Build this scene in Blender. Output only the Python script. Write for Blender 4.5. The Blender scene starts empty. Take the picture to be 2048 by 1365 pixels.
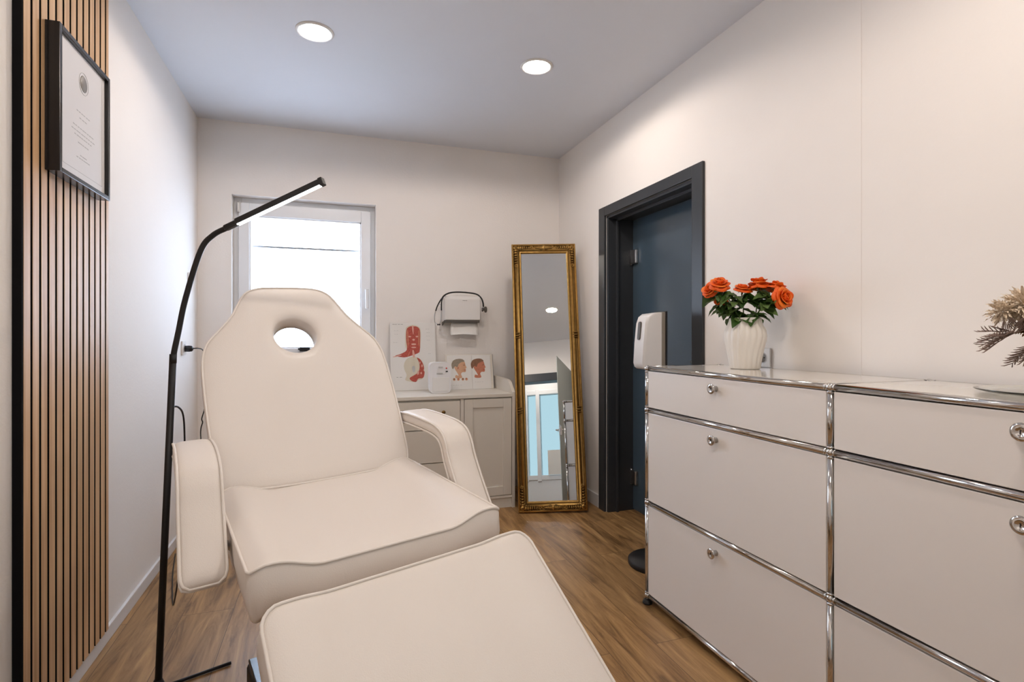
import bpy, bmesh, math, random
from mathutils import Vector, Matrix, Euler, noise
PI = math.pi
random.seed(7)
SC = bpy.context.scene
COL = SC.collection

# ------------------------------------------------------------------ camera, world, big lights, exposure
YAW = math.atan(364/1075.)
CAM_Z = 1.14
cam_d = bpy.data.cameras.new('camera'); cam = bpy.data.objects.new('camera', cam_d); COL.objects.link(cam)
cam.location = (0, 0, CAM_Z); cam.rotation_euler = (PI/2, 0, -YAW)
cam_d.sensor_width = 36.0; cam_d.lens = 36.0*1075/2048; cam_d.shift_y = -10.5/2048; cam_d.clip_start = 0.02
SC.camera = cam
SC.view_settings.view_transform = 'Standard'; SC.view_settings.look = 'None'
SC.view_settings.gamma = 1.0; SC.view_settings.use_curve_mapping = False
SC.view_settings.exposure = 1.20

world = bpy.data.worlds.new('overcast_sky'); SC.world = world; world.use_nodes = True
bg = world.node_tree.nodes['Background']; bg.inputs[0].default_value = (0.80, 0.90, 1.0, 1); bg.inputs[1].default_value = 2.4

def area(name, loc, rot, sx, sy, power, color, shape='RECTANGLE', portal=False, spread=PI):
    d = bpy.data.lights.new(name, 'AREA'); d.shape = shape; d.size = sx
    if shape == 'RECTANGLE': d.size_y = sy
    d.energy = power; d.color = color; d.spread = spread
    if portal: d.cycles.is_portal = True
    o = bpy.data.objects.new(name, d); COL.objects.link(o); o.location = loc; o.rotation_euler = rot
    return o
WIN_POWER = 9.5
area('window_daylight', (-0.15, 4.2, 1.50), (-PI/2, 0, 0), 0.95, 1.15, WIN_POWER, (0.50, 0.68, 1.0))
area('hall_daylight', (0.1, -2.2, 1.3), (PI/2, 0, 0), 2.2, 1.9, 2.2, (0.75, 0.88, 1.0))
SPOT_POWER = 3.1
SPOT_OMNI = {(-.065, 2.60): 4.6, (1.003, 2.57): 6.6, (-.065, .58): 11.0}
SPOT_COL = (1.0, 0.875, 0.775)

# ------------------------------------------------------------------ materials
def srgb(r, g, b):
    return tuple(((c/255.)/12.92 if c/255. <= .04045 else ((c/255.+.055)/1.055)**2.4) for c in (r, g, b)) + (1,)
def mat(name, col, rough=.5, metal=0, bump=0, bscale=200, var=0, vscale=5, coat=0, trans=0, ior=1.45, sheen=0, emis=None, estr=0, spec=None, sss=0):
    m = bpy.data.materials.new(name); m.use_nodes = True; nt = m.node_tree; p = nt.nodes['Principled BSDF']
    c = col if len(col) == 4 else tuple(col)+(1,)
    p.inputs['Base Color'].default_value = c; p.inputs['Roughness'].default_value = rough; p.inputs['Metallic'].default_value = metal
    p.inputs['Coat Weight'].default_value = coat; p.inputs['Transmission Weight'].default_value = trans; p.inputs['IOR'].default_value = ior
    if spec is not None: p.inputs['Specular IOR Level'].default_value = spec
    tc = nt.nodes.new('ShaderNodeTexCoord')
    n = nt.nodes.new('ShaderNodeTexNoise'); n.inputs['Scale'].default_value = vscale; n.inputs['Detail'].default_value = 4
    nt.links.new(tc.outputs['Object'], n.inputs['Vector'])
    mx = nt.nodes.new('ShaderNodeMix'); mx.data_type = 'RGBA'
    v = var if var else 0.015
    mx.inputs[6].default_value = tuple(max(0, x*(1-v)) for x in c[:3])+(1,); mx.inputs[7].default_value = tuple(min(1, x*(1+v)) for x in c[:3])+(1,)
    nt.links.new(n.outputs['Fac'], mx.inputs[0]); nt.links.new(mx.outputs[2], p.inputs['Base Color'])
    if bump:
        nb = nt.nodes.new('ShaderNodeTexNoise'); nb.inputs['Scale'].default_value = bscale; nb.inputs['Detail'].default_value = 3
        nt.links.new(tc.outputs['Object'], nb.inputs['Vector'])
        b = nt.nodes.new('ShaderNodeBump'); b.inputs['Strength'].default_value = bump; b.inputs['Distance'].default_value = .002
        nt.links.new(nb.outputs['Fac'], b.inputs['Height']); nt.links.new(b.outputs['Normal'], p.inputs['Normal'])
    if emis: p.inputs['Emission Color'].default_value = tuple(emis)+(1,); p.inputs['Emission Strength'].default_value = estr
    return m

def wood_floor():
    m = bpy.data.materials.new('oak_floor'); m.use_nodes = True; nt = m.node_tree; p = nt.nodes['Principled BSDF']; L = nt.links; N = nt.nodes.new
    tc = N('ShaderNodeTexCoord'); mp = N('ShaderNodeMapping'); mp.inputs['Rotation'].default_value = (0, 0, PI/2); L.new(tc.outputs['Object'], mp.inputs[0])
    br = N('ShaderNodeTexBrick'); L.new(mp.outputs[0], br.inputs['Vector'])
    br.inputs['Color1'].default_value = (0, 0, 0, 1); br.inputs['Color2'].default_value = (1, 1, 1, 1); br.inputs['Mortar'].default_value = (.5, .5, .5, 1)
    br.inputs['Scale'].default_value = 1; br.inputs['Brick Width'].default_value = 1.25; br.inputs['Row Height'].default_value = .19
    br.inputs['Mortar Size'].default_value = .0012; br.offset = .37; br.inputs['Bias'].default_value = 0
    # grain: noise stretched along Y, shifted per plank
    mp2 = N('ShaderNodeMapping'); mp2.inputs['Scale'].default_value = (9, 1.1, 1); L.new(tc.outputs['Object'], mp2.inputs[0])
    ad = N('ShaderNodeVectorMath'); ad.operation = 'MULTIPLY_ADD'; L.new(br.outputs['Color'], ad.inputs[0]); ad.inputs[1].default_value = (17, 17, 17); L.new(mp2.outputs[0], ad.inputs[2])
    n1 = N('ShaderNodeTexNoise'); n1.inputs['Scale'].default_value = 1.7; n1.inputs['Detail'].default_value = 9; n1.inputs['Roughness'].default_value = .66; n1.inputs['Distortion'].default_value = 1.3; L.new(ad.outputs[0], n1.inputs['Vector'])
    mp3 = N('ShaderNodeMapping'); mp3.inputs['Scale'].default_value = (90, 5, 1); L.new(tc.outputs['Object'], mp3.inputs[0])
    n2 = N('ShaderNodeTexNoise'); n2.inputs['Scale'].default_value = 1; n2.inputs['Detail'].default_value = 5; L.new(mp3.outputs[0], n2.inputs['Vector'])
    cr = N('ShaderNodeValToRGB'); L.new(n1.outputs['Fac'], cr.inputs[0])
    e = cr.color_ramp.elements; e[0].position = .33; e[0].color = srgb(108, 78, 46); e[1].position = .70; e[1].color = srgb(200, 162, 110)
    q = cr.color_ramp.elements.new(.45); q.color = srgb(154, 118, 76); q = cr.color_ramp.elements.new(.57); q.color = srgb(176, 138, 92)
    # plank tint
    hs = N('ShaderNodeMix'); hs.data_type = 'RGBA'; hs.blend_type = 'MULTIPLY'; hs.inputs[0].default_value = 1
    tr = N('ShaderNodeValToRGB'); L.new(br.outputs['Color'], tr.inputs[0]); tr.color_ramp.elements[0].color = (.84, .83, .82, 1); tr.color_ramp.elements[1].color = (1.08, 1.05, 1.0, 1)
    L.new(cr.outputs[0], hs.inputs[6]); L.new(tr.outputs[0], hs.inputs[7])
    h2 = N('ShaderNodeMix'); h2.data_type = 'RGBA'; h2.blend_type = 'MULTIPLY'; h2.inputs[0].default_value = .5
    g2 = N('ShaderNodeValToRGB'); L.new(n2.outputs['Fac'], g2.inputs[0]); g2.color_ramp.elements[0].position = .3; g2.color_ramp.elements[0].color = (.72, .68, .62, 1); g2.color_ramp.elements[1].position = .6; g2.color_ramp.elements[1].color = (1, 1, 1, 1)
    L.new(hs.outputs[2], h2.inputs[6]); L.new(g2.outputs[0], h2.inputs[7])
    # knots
    vo = N('ShaderNodeTexVoronoi'); vo.inputs['Scale'].default_value = 1.0
    mp4 = N('ShaderNodeMapping'); mp4.inputs['Scale'].default_value = (8.5, 2.6, 1); L.new(tc.outputs['Object'], mp4.inputs[0])
    nz = N('ShaderNodeTexNoise'); nz.inputs['Scale'].default_value = 12; L.new(tc.outputs['Object'], nz.inputs['Vector'])
    md = N('ShaderNodeVectorMath'); md.operation = 'MULTIPLY_ADD'; L.new(nz.outputs['Color'], md.inputs[0]); md.inputs[1].default_value = (.55, .45, 0); L.new(mp4.outputs[0], md.inputs[2]); L.new(md.outputs[0], vo.inputs['Vector'])
    kr = N('ShaderNodeValToRGB'); L.new(vo.outputs['Distance'], kr.inputs[0]); kr.color_ramp.elements[0].position = .06; kr.color_ramp.elements[0].color = (.30, .25, .20, 1); kr.color_ramp.elements[1].position = .22; kr.color_ramp.elements[1].color = (1, 1, 1, 1)
    h3 = N('ShaderNodeMix'); h3.data_type = 'RGBA'; h3.blend_type = 'MULTIPLY'; h3.inputs[0].default_value = .8
    L.new(h2.outputs[2], h3.inputs[6]); L.new(kr.outputs[0], h3.inputs[7])
    h4 = N('ShaderNodeMix'); h4.data_type = 'RGBA'; L.new(br.outputs['Fac'], h4.inputs[0]); L.new(h3.outputs[2], h4.inputs[6]); h4.inputs[7].default_value = srgb(98, 72, 46)
    L.new(h4.outputs[2], p.inputs['Base Color']); p.inputs['Roughness'].default_value = .42
    b = N('ShaderNodeBump'); b.inputs['Strength'].default_value = .15; b.inputs['Distance'].default_value = .001; L.new(n2.outputs['Fac'], b.inputs['Height']); L.new(b.outputs[0], p.inputs['Normal'])
    return m

def slat_wood():
    m = mat('oak_slat_veneer', srgb(190, 150, 104), .5); nt = m.node_tree; p = nt.nodes['Principled BSDF']; L = nt.links; N = nt.nodes.new
    tc = N('ShaderNodeTexCoord'); mp = N('ShaderNodeMapping'); mp.inputs['Scale'].default_value = (60, 60, 2.2); L.new(tc.outputs['Object'], mp.inputs[0])
    n = N('ShaderNodeTexNoise'); n.inputs['Scale'].default_value = 1; n.inputs['Detail'].default_value = 5; L.new(mp.outputs[0], n.inputs['Vector'])
    cr = N('ShaderNodeValToRGB'); cr.color_ramp.elements[0].position = .3; cr.color_ramp.elements[0].color = srgb(190, 146, 104); cr.color_ramp.elements[1].position = .7; cr.color_ramp.elements[1].color = srgb(224, 186, 144)
    L.new(n.outputs['Fac'], cr.inputs[0]); L.new(cr.outputs[0], p.inputs['Base Color']); return m

M = {}
M['wall'] = mat('wall_paint', (.87, .83, .795), .75, bump=.35, bscale=90)
M['wall_r'] = mat('plaster_white_paint', (.86, .82, .78), .7, bump=.15, bscale=60)
M['ceil'] = mat('ceiling_paint', (.76, .775, .82), .8)  # blue tint: bluish window and lamp bounce put into the paint colour
M['base'] = mat('white_skirting', (.74, .73, .73), .4)
M['floor'] = wood_floor()
M['slat'] = slat_wood()
M['felt'] = mat('black_felt', (.008, .008, .009), .95, spec=.1)
M['black'] = mat('black_lacquer', (.012, .012, .014), .22)
M['blackmat'] = mat('black_powder_coat', (.010, .010, .012), .5)
M['anthracite'] = mat('anthracite_door_frame', (.035, .039, .045), .38)
M['leather'] = mat('cream_white_faux_leather', (.80, .735, .675), .42, bump=.25, bscale=420, var=.02, vscale=3)
M['pipe'] = mat('cream_piping', (.82, .76, .70), .45)
M['cabwhite'] = mat('white_painted_wood', (.74, .69, .61), .4)
M['usm'] = mat('pure_white_powder_coated_steel', (.86, .815, .77), .30, var=.005)
M['usmtop'] = mat('glossy_white_top', (.78, .74, .68), .12, coat=.3)
M['chrome'] = mat('chrome', (.64, .63, .62), .09, metal=1)
M['steel'] = mat('brushed_steel', (.55, .55, .56), .3, metal=1)
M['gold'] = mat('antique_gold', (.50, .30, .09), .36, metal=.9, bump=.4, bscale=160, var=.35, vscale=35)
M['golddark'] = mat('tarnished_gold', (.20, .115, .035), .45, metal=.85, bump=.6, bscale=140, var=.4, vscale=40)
M['mirror'] = mat('mirror_glass', (.83, .85, .84), .0, metal=1, var=.0001)
M['pvc'] = mat('white_window_pvc', (.84, .86, .89), .35)
M['paper'] = mat('white_paper', (.80, .78, .75), .7)
M['boardc'] = mat('cream_board', (.78, .73, .65), .5)
M['cert'] = mat('certificate_paper', (.74, .72, .72), .6)
M['grey'] = mat('grey_print', (.30, .29, .28), .7)
M['lgrey'] = mat('pale_grey_print', (.52, .51, .50), .7)
M['bronze'] = mat('silver_bronze_seal', (.26, .24, .22), .4, metal=.3, bump=.5, bscale=300)
M['plast'] = mat('white_plastic', (.78, .76, .74), .3)
M['plastc'] = mat('cool_white_plastic', (.80, .79, .80), .25)
M['cream'] = mat('taupe_plastic', (.26, .23, .19), .4)
M['dgrey'] = mat('dark_grey_plastic', (.10, .09, .08), .4)
M['vase'] = mat('matt_white_ceramic', (.82, .78, .72), .35)
M['rose'] = mat('orange_rose_petal', (.95, .115, .004), .5, var=.25, vscale=30)
M['rose2'] = mat('light_orange_petal', (1.0, .19, .012), .5, var=.2, vscale=30)
M['leaf'] = mat('dark_green_leaf', (.040, .10, .016), .42, var=.4, vscale=25)
M['leaf2'] = mat('mid_green_leaf', (.10, .17, .045), .45, var=.3, vscale=25)
M['stem'] = mat('green_stem', (.10, .15, .04), .5)
M['led'] = mat('led_strip', (1, 1, 1), .4, emis=(.93, .96, 1), estr=6)
M['spot'] = mat('spot_diffuser', (1, 1, 1), .4, emis=(1, .93, .84), estr=14)
M['dry1'] = mat('dried_cream_flower', (.74, .62, .48), .8, var=.2)
M['dry2'] = mat('dried_brown_flower', (.20, .09, .03), .8, var=.4, vscale=30)
M['dry3'] = mat('dried_mauve_twig', (.27, .19, .16), .8)
M['red'] = mat('muscle_red_print', (.46, .085, .06), .6, var=.8, vscale=130)
M['pink'] = mat('tendon_pink_print', (.72, .40, .33), .6)
M['skin'] = mat('skin_print', (.66, .38, .24), .6, var=.15, vscale=40)
M['skinred'] = mat('ruddy_skin_print', (.55, .20, .12), .6, var=.3, vscale=60)
M['bone'] = mat('bone_print', (.68, .62, .50), .6)
M['hairg'] = mat('ash_hair_print', (.30, .25, .19), .6, var=.4, vscale=80)
M['hairb'] = mat('brown_hair_print', (.24, .12, .07), .6, var=.4, vscale=80)
M['redled'] = mat('red_button', (.6, .03, .03), .4)
M['bluedoor'] = mat('smoked_satin_glass', (.060, .092, .125), .2, spec=.6, var=.02)

def glass(name, col, rough, alpha_mix=.0, ior=1.45):
    m = bpy.data.materials.new(name); m.use_nodes = True; nt = m.node_tree; p = nt.nodes['Principled BSDF']
    p.inputs['Base Color'].default_value = tuple(col)+(1,); p.inputs['Roughness'].default_value = rough
    p.inputs['Transmission Weight'].default_value = 1; p.inputs['IOR'].default_value = ior
    n = nt.nodes.new('ShaderNodeTexNoise'); n.inputs['Scale'].default_value = 40
    mr = nt.nodes.new('ShaderNodeMapRange'); mr.inputs[3].default_value = max(0, rough-.01); mr.inputs[4].default_value = rough+.01
    nt.links.new(n.outputs['Fac'], mr.inputs[0]); nt.links.new(mr.outputs[0], p.inputs['Roughness'])
    return m
M['glass'] = glass('clear_glass', (1, 1, 1), 0, ior=1.12)
M['platglass'] = glass('plate_glass', (.9, .93, .9), .02, ior=1.45)
M['hallglass'] = glass('frosted_hall_glass', (.115, .150, .155), .35, ior=1.05)
M['doorglass'] = mat('grey_satin_door_glass', (.34, .37, .35), .45)

# ------------------------------------------------------------------ mesh helpers
class G:
    """collects vertices and faces with material slots; build() links ONE mesh object"""
    def __init__(s): s.v = []; s.f = []; s.m = []; s.mats = []; s.sm = []
    def slot(s, m):
        if m not in s.mats: s.mats.append(m)
        return s.mats.index(m)
    def add(s, vs, fs, m, T=None, smooth=True):
        o = len(s.v); k = s.slot(m)
        s.v += [tuple(T @ Vector(v)) if T is not None else tuple(v) for v in vs]
        for f in fs: s.f.append(tuple(i+o for i in f)); s.m.append(k); s.sm.append(smooth)
        return s
    def box(s, a, b, m, bev=0, T=None, seg=2):
        bm = bmesh.new(); bmesh.ops.create_cube(bm, size=1)
        for v in bm.verts: v.co = Vector([(a[i]+b[i])/2+v.co[i]*abs(b[i]-a[i]) for i in range(3)])
        if bev: bmesh.ops.bevel(bm, geom=bm.edges[:], offset=min(bev, .49*min(abs(b[i]-a[i]) for i in range(3))), segments=seg, profile=.5, affect='EDGES')
        bm.verts.index_update()
        vs = [v.co.copy() for v in bm.verts]; fs = [tuple(v.index for v in f.verts) for f in bm.faces]; bm.free()
        return s.add(vs, fs, m, T, smooth=False)
    def tube(s, pts, r, m, n=10, T=None, cap=True, closed=False):
        pts = [Vector(p) for p in pts]; k = len(pts); rr = r if hasattr(r, '__len__') else [r]*k
        vs = []; prev = None
        for i, p in enumerate(pts):
            if closed: t = (pts[(i+1) % k]-pts[i-1])
            else: t = (pts[min(i+1, k-1)]-pts[max(i-1, 0)])
            t.normalize()
            if prev is None: a = t.orthogonal().normalized()
            else: a = (prev-t*prev.dot(t)); a = a.normalized() if a.length > 1e-6 else t.orthogonal().normalized()
            prev = a; b = t.cross(a)
            for j in range(n): q = 2*PI*j/n; vs.append(p+(a*math.cos(q)+b*math.sin(q))*rr[i])
        fs = []
        for i in range(k if closed else k-1):
            for j in range(n):
                i2 = (i+1) % k; fs.append((i*n+j, i*n+(j+1) % n, i2*n+(j+1) % n, i2*n+j))
        if cap and not closed: fs.append(tuple(range(n))[::-1]); fs.append(tuple((k-1)*n+j for j in range(n)))
        return s.add(vs, fs, m, T)
    def lathe(s, prof, m, n=32, T=None, mod=None):
        vs = []
        for i, (r, z) in enumerate(prof):
            for j in range(n):
                q = 2*PI*j/n; rr = r*(mod(q, i, z) if mod else 1); vs.append((rr*math.cos(q), rr*math.sin(q), z))
        fs = [(i*n+j, i*n+(j+1) % n, (i+1)*n+(j+1) % n, (i+1)*n+j) for i in range(len(prof)-1) for j in range(n)]
        if prof[0][0] > 1e-6: fs.append(tuple(range(n))[::-1])
        if prof[-1][0] > 1e-6: fs.append(tuple((len(prof)-1)*n+j for j in range(n)))
        return s.add(vs, fs, m, T)
    def prism(s, poly, z0, z1, m, T=None, smooth=False):
        n = len(poly); vs = [(x, y, z0) for x, y in poly]+[(x, y, z1) for x, y in poly]
        fs = [tuple(range(n))[::-1], tuple(range(n, 2*n))]+[(i, (i+1) % n, n+(i+1) % n, n+i) for i in range(n)]
        return s.add(vs, fs, m, T, smooth)
    def blob(s, c, r, m, n=8, T=None, R=None):
        vs = []; fs = []; k = n//2+1
        R = R or Matrix.Identity(3); rx, ry, rz = r if hasattr(r, '__len__') else (r, r, r)
        for i in range(k+1):
            a = PI*i/k
            for j in range(n):
                q = 2*PI*j/n; vs.append(Vector(c)+R @ Vector((rx*math.sin(a)*math.cos(q), ry*math.sin(a)*math.sin(q), rz*math.cos(a))))
        for i in range(k):
            for j in range(n): fs.append((i*n+j, (i+1)*n+j, (i+1)*n+(j+1) % n, i*n+(j+1) % n))
        return s.add(vs, fs, m, T)
    def build(s, name, parent=None, T=None, auto=None):
        me = bpy.data.meshes.new(name); me.from_pydata(s.v, [], s.f)
        for m in s.mats: me.materials.append(m)
        me.polygons.foreach_set('material_index', s.m); me.polygons.foreach_set('use_smooth', s.sm)
        bm = bmesh.new(); bm.from_mesh(me); bmesh.ops.remove_doubles(bm, verts=bm.verts[:], dist=1e-6); bmesh.ops.recalc_face_normals(bm, faces=bm.faces[:]); bm.to_mesh(me); bm.free()
        if auto is not None: me.set_sharp_from_angle(angle=auto)
        me.update(); o = bpy.data.objects.new(name, me); COL.objects.link(o)
        if T is not None: o.matrix_basis = T
        if parent: o.parent = parent
        return o
def tag(o, label, cat, group=None):
    o['label'] = label; o['category'] = cat
    if group: o['group'] = group
    return o
def thing(name, label, cat, loc=(0, 0, 0), rot=0, group=None):
    o = bpy.data.objects.new(name, None); COL.objects.link(o); o.empty_display_size = .05
    o.location = loc; o.rotation_euler = rot if hasattr(rot, '__len__') else (0, 0, rot); return tag(o, label, cat, group)
def struct(o): o['kind'] = 'structure'; return o
def spline(pts, n=8, closed=False):
    P = [Vector(p) for p in pts]; out = []; k = len(P)
    rng = range(k if closed else k-1)
    for i in rng:
        if closed: a, b, c, d = P[i-1], P[i], P[(i+1) % k], P[(i+2) % k]
        else: a, b, c, d = P[max(i-1, 0)], P[i], P[i+1], P[min(i+2, k-1)]
        for j in range(n):
            t = j/n; out.append(.5*((2*b)+(c-a)*t+(2*a-5*b+4*c-d)*t*t+(3*b-a-3*c+d)*t**3))
    if not closed: out.append(P[-1])
    return out
def TR(x, y, z, rx=0, ry=0, rz=0): return Matrix.Translation((x, y, z)) @ Euler((rx, ry, rz)).to_matrix().to_4x4()
def frame_mat(o, x, y, z):
    m = Matrix.Identity(4)
    for i, c in enumerate((x, y, z)): m.col[i] = (*c, 0)
    m.col[3] = (*o, 1); return m

# ------------------------------------------------------------------ room shell
XL, XR, YB, YF, ZC = -.794, 1.693, 3.858, -.58, 2.522
W0, W1, WZ0, WZ1 = -.601, .304, .93, 2.054
struct(G().box((-2.2, -2.7, -.1), (3.0, 4.4, 0), M['floor']).build('floor'))
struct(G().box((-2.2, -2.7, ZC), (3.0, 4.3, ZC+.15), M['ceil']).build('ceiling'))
g = G(); g.box((XL-.15, YF-.12, 0), (XL, YB+.34, ZC), M['wall']); struct(g.build('wall_left'))
g = G()
for a, b in (((XL, YB, 0), (W0, YB+.34, ZC)), ((W1, YB, 0), (XR, YB+.34, ZC)), ((W0, YB, 0), (W1, YB+.34, WZ0)), ((W0, YB, WZ1), (W1, YB+.34, ZC))): g.box(a, b, M['wall'])
struct(g.build('wall_back'))
DY0, DY1, DZ = 2.215, 3.100, 1.915      # door opening in the right wall
g = G()
for a, b in (((XR, YF-.12, 0), (XR+.2, DY0, ZC)), ((XR, DY1, 0), (XR+.2, YB+.34, ZC)), ((XR, DY0, DZ), (XR+.2, DY1, ZC))): g.box(a, b, M['wall_r'])
# narrow vertical joint between two wall boards
struct(g.build('wall_right'))
g = G(); g.box((XR-.0015, 1.3345, 0), (XR+.001, 1.3395, ZC), M['wall_r'], .0007); struct(g.build('trim_1'))
# front wall behind the camera with the doorway the photo is taken from
OX0, OX1, OZ = -.10, 1.06, 1.925
g = G()
for a, b in (((XL, YF-.12, 0), (OX0, YF, ZC)), ((OX1, YF-.12, 0), (XR, YF, ZC)), ((OX0, YF-.12, OZ), (OX1, YF, ZC))): g.box(a, b, M['wall'])
struct(g.build('wall_front'))
g = G(); g.box((OX0-.07, YF-.14, OZ-.01), (OX1+.07, YF+.02, OZ+.105), M['anthracite'], .003)
g.box((OX0-.07, YF-.14, 0), (OX0+.01, YF+.02, OZ), M['anthracite'], .003); g.box((OX1-.01, YF-.14, 0), (OX1+.07, YF+.02, OZ), M['anthracite'], .003)
struct(g.build('door_2'))
# hallway
g = G(); g.box((-2.0, -2.7, 0), (-1.85, YF-.12, ZC), M['wall']); struct(g.build('wall_hall_left'))
g = G(); g.box((2.6, -2.7, 0), (2.75, YF-.12, ZC), M['wall']); struct(g.build('wall_hall_right'))
g = G(); g.box((-1.85, YF-.12, 0), (XL-.15, YF, ZC), M['wall']); g.box((XR+.2, YF-.12, 0), (2.6, YF, ZC), M['wall']); struct(g.build('wall_hall_side'))
HY = -1.50
g = G(); g.box((-1.85, HY-.1, 2.02), (2.6, HY, ZC), M['pvc']); g.box((-1.85, HY-.1, 0), (2.6, HY, .62), M['pvc']); struct(g.build('wall_hall_back'))
g = G()
xs = [-1.85, -1.05, -.48, .10, .30, .86, 1.6, 2.54]
for x in xs: g.box((x, HY-.09, .6), (x+.06, HY+.02, 2.04), M['pvc'], .004)
for z in (.62, 1.95): g.box((-1.85, HY-.08, z), (2.6, HY+.015, z+.07), M['pvc'], .004)
w2 = struct(g.build('window_2'))
g = G()
for i in range(len(xs)-1): g.box((xs[i]+.055, HY-.05, .66), (xs[i+1]+.005, HY-.042, 1.97), M['hallglass'])
g.build('pane', w2)
# skirting
g = G(); g.box((XL, YF, 0), (XL+.013, YB, .056), M['base'], .003); struct(g.build('baseboard_left'))
g = G(); g.box((XR-.013, DY1+.085, 0), (XR, YB, .085), M['base'], .003); g.box((XR-.013, YF, 0), (XR, DY0-.085, .085), M['base'], .003); struct(g.build('baseboard_right'))
g = G(); g.box((XL+.013, YB-.013, 0), (XR-.013, YB, .056), M['base'], .003); struct(g.build('baseboard_back'))

# window in the back wall
win = bpy.data.objects.new('window_1', None); COL.objects.link(win); win.location = (-.148, YB+.07, WZ0); struct(win)
def loc(o, p):  # keep world coordinates while parenting
    o.parent = p; o.matrix_parent_inverse = (Matrix.LocRotScale(p.location, p.rotation_euler, None)).inverted(); return o
g = G(); y0, y1 = YB+.09, YB+.16
for a, b in (((W0, y0, WZ0), (W0+.045, y1, WZ1)), ((W1-.045, y0, WZ0), (W1, y1, WZ1)), ((W0+.045, y0, WZ0), (W1-.045, y1, WZ0+.05)), ((W0+.045, y0, WZ1-.05), (W1-.045, y1, WZ1))): g.box(a, b, M['pvc'], .003)
loc(g.build('window_frame'), win)
gx0, gx1, gz0, gz1 = -.505, .208, 1.055, 1.937
g = G(); s0, s1 = y0-.022, y1-.01
a0, a1, b0, b1 = W0+.03, W1-.03, WZ0+.035, WZ1-.035
for a, b in (((a0, s0, b0), (gx0, s1, b1)), ((gx1, s0, b0), (a1, s1, b1)), ((gx0, s0, b0), (gx1, s1, gz0)), ((gx0, s0, gz1), (gx1, s1, b1))): g.box(a, b, M['pvc'], .004)
for a, b in (((gx0, s0+.01, gz0), (gx0+.008, s1, gz1)), ((gx1-.008, s0+.01, gz0), (gx1, s1, gz1)), ((gx0, s0+.01, gz1-.008), (gx1, s1, gz1)), ((gx0, s0+.01, gz0), (gx1, s1, gz0+.008))): g.box(a, b, M['pvc'])
sash = loc(g.build('sash'), win)
g = G(); g.box((gx0, y0+.025, gz0), (gx1, y0+.029, gz1), M['glass']); g.build('pane', sash)
g = G(); g.box((gx0+.002, y1+.03, 1.747), (gx1-.002, y1+.04, 1.759), M['grey']); loc(g.build('shutter_rail'), win)
g = G(); g.box((a0-.008, s0-.012, 1.952), (a0+.010, s0+.004, 2.022), M['steel'], .003); g.box((a0-.003, s0-.016, 1.96), (a0+.005, s0-.010, 2.014), M['plast'], .002); loc(g.build('hinge_cover'), win)
g = G(); g.box((gx1+.025, s0-.008, 1.40), (gx1+.052, s0, 1.47), M['pvc'], .003); g.tube([(gx1+.038, s0-.004, 1.45), (gx1+.038, s0-.035, 1.45)], .008, M['pvc']); g.box((gx1+.027, s0-.045, 1.33), (gx1+.049, s0-.033, 1.465), M['pvc'], .005); loc(g.build('window_handle'), win)
g = G(); g.box((W0, YB-.015, WZ0-.02), (W1, y0, WZ0), M['pvc'], .004); loc(g.build('window_sill'), win)
g = G(); g.box((-.195, s0-.03, 1.035), (-.13, s0, 1.062), M['blackmat'], .004); g.box((-.205, s0-.02, 1.044), (-.19, s0-.008, 1.056), M['blackmat'], .002); tag(g.build('window_sensor'), 'small black sensor clipped to the window sash, seen through the hole in the backrest', 'sensor')

# door in the right wall
door = bpy.data.objects.new('door_1', None); COL.objects.link(door); door.location = (XR+.19, (DY0+DY1)/2, 0); struct(door)
g = G(); cw = .082
for a, b in (((XR-.014, DY0-cw, 0), (XR+.004, DY0, DZ+.06)), ((XR-.014, DY1, 0), (XR+.004, DY1+cw-.004, DZ+.06)), ((XR-.014, DY0, DZ), (XR+.004, DY1, DZ+.06))): g.box(a, b, M['anthracite'], .003)
for a, b in (((XR+.004, DY0-.003, 0), (XR+.20, DY0+.018, DZ)), ((XR+.004, DY1-.018, 0), (XR+.20, DY1+.003, DZ)), ((XR+.004, DY0, DZ-.018), (XR+.20, DY1, DZ+.003))): g.box(a, b, M['anthracite'], .002)
for a, b in (((XR+.06, DY1-.034, 0), (XR+.075, DY1-.016, DZ-.016)), ((XR+.06, DY0+.018, DZ-.034), (XR+.075, DY1-.016, DZ-.016))): g.box(a, b, M['anthracite'], .002)
loc(g.build('door_frame'), door)
g = G(); g.box((XR+.186, DY0+.02, .008), (XR+.196, DY1-.020, DZ-.022), M['bluedoor'], .001); leaf = loc(g.build('door_leaf'), door)
for z in (1.652, .222):
    g = G(); g.box((XR+.165, DY1-.085, z-.045), (XR+.186, DY1-.022, z+.045), M['steel'], .006); g.tube([(XR+.172, DY1-.024, z-.05), (XR+.172, DY1-.024, z+.05)], .007, M['steel']); g.build('hinge', leaf)
g = G(); g.tube([(XR+.186, DY0+.05, 1.0), (XR+.14, DY0+.05, 1.0)], .009, M['steel']); g.tube([(XR+.14, DY0+.045, 1.0), (XR+.14, DY0+.20, 1.0)], .009, M['steel']); g.box((XR+.178, DY0+.025, .93), (XR+.187, DY0+.075, 1.06), M['steel'], .004); g.build('door_handle', leaf)
g = G(); g.box((XR+.35, DY0-.8, -.0), (XR+.4, DY1+.8, ZC), M['dgrey']); struct(g.build('wall_beyond_door'))

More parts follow.
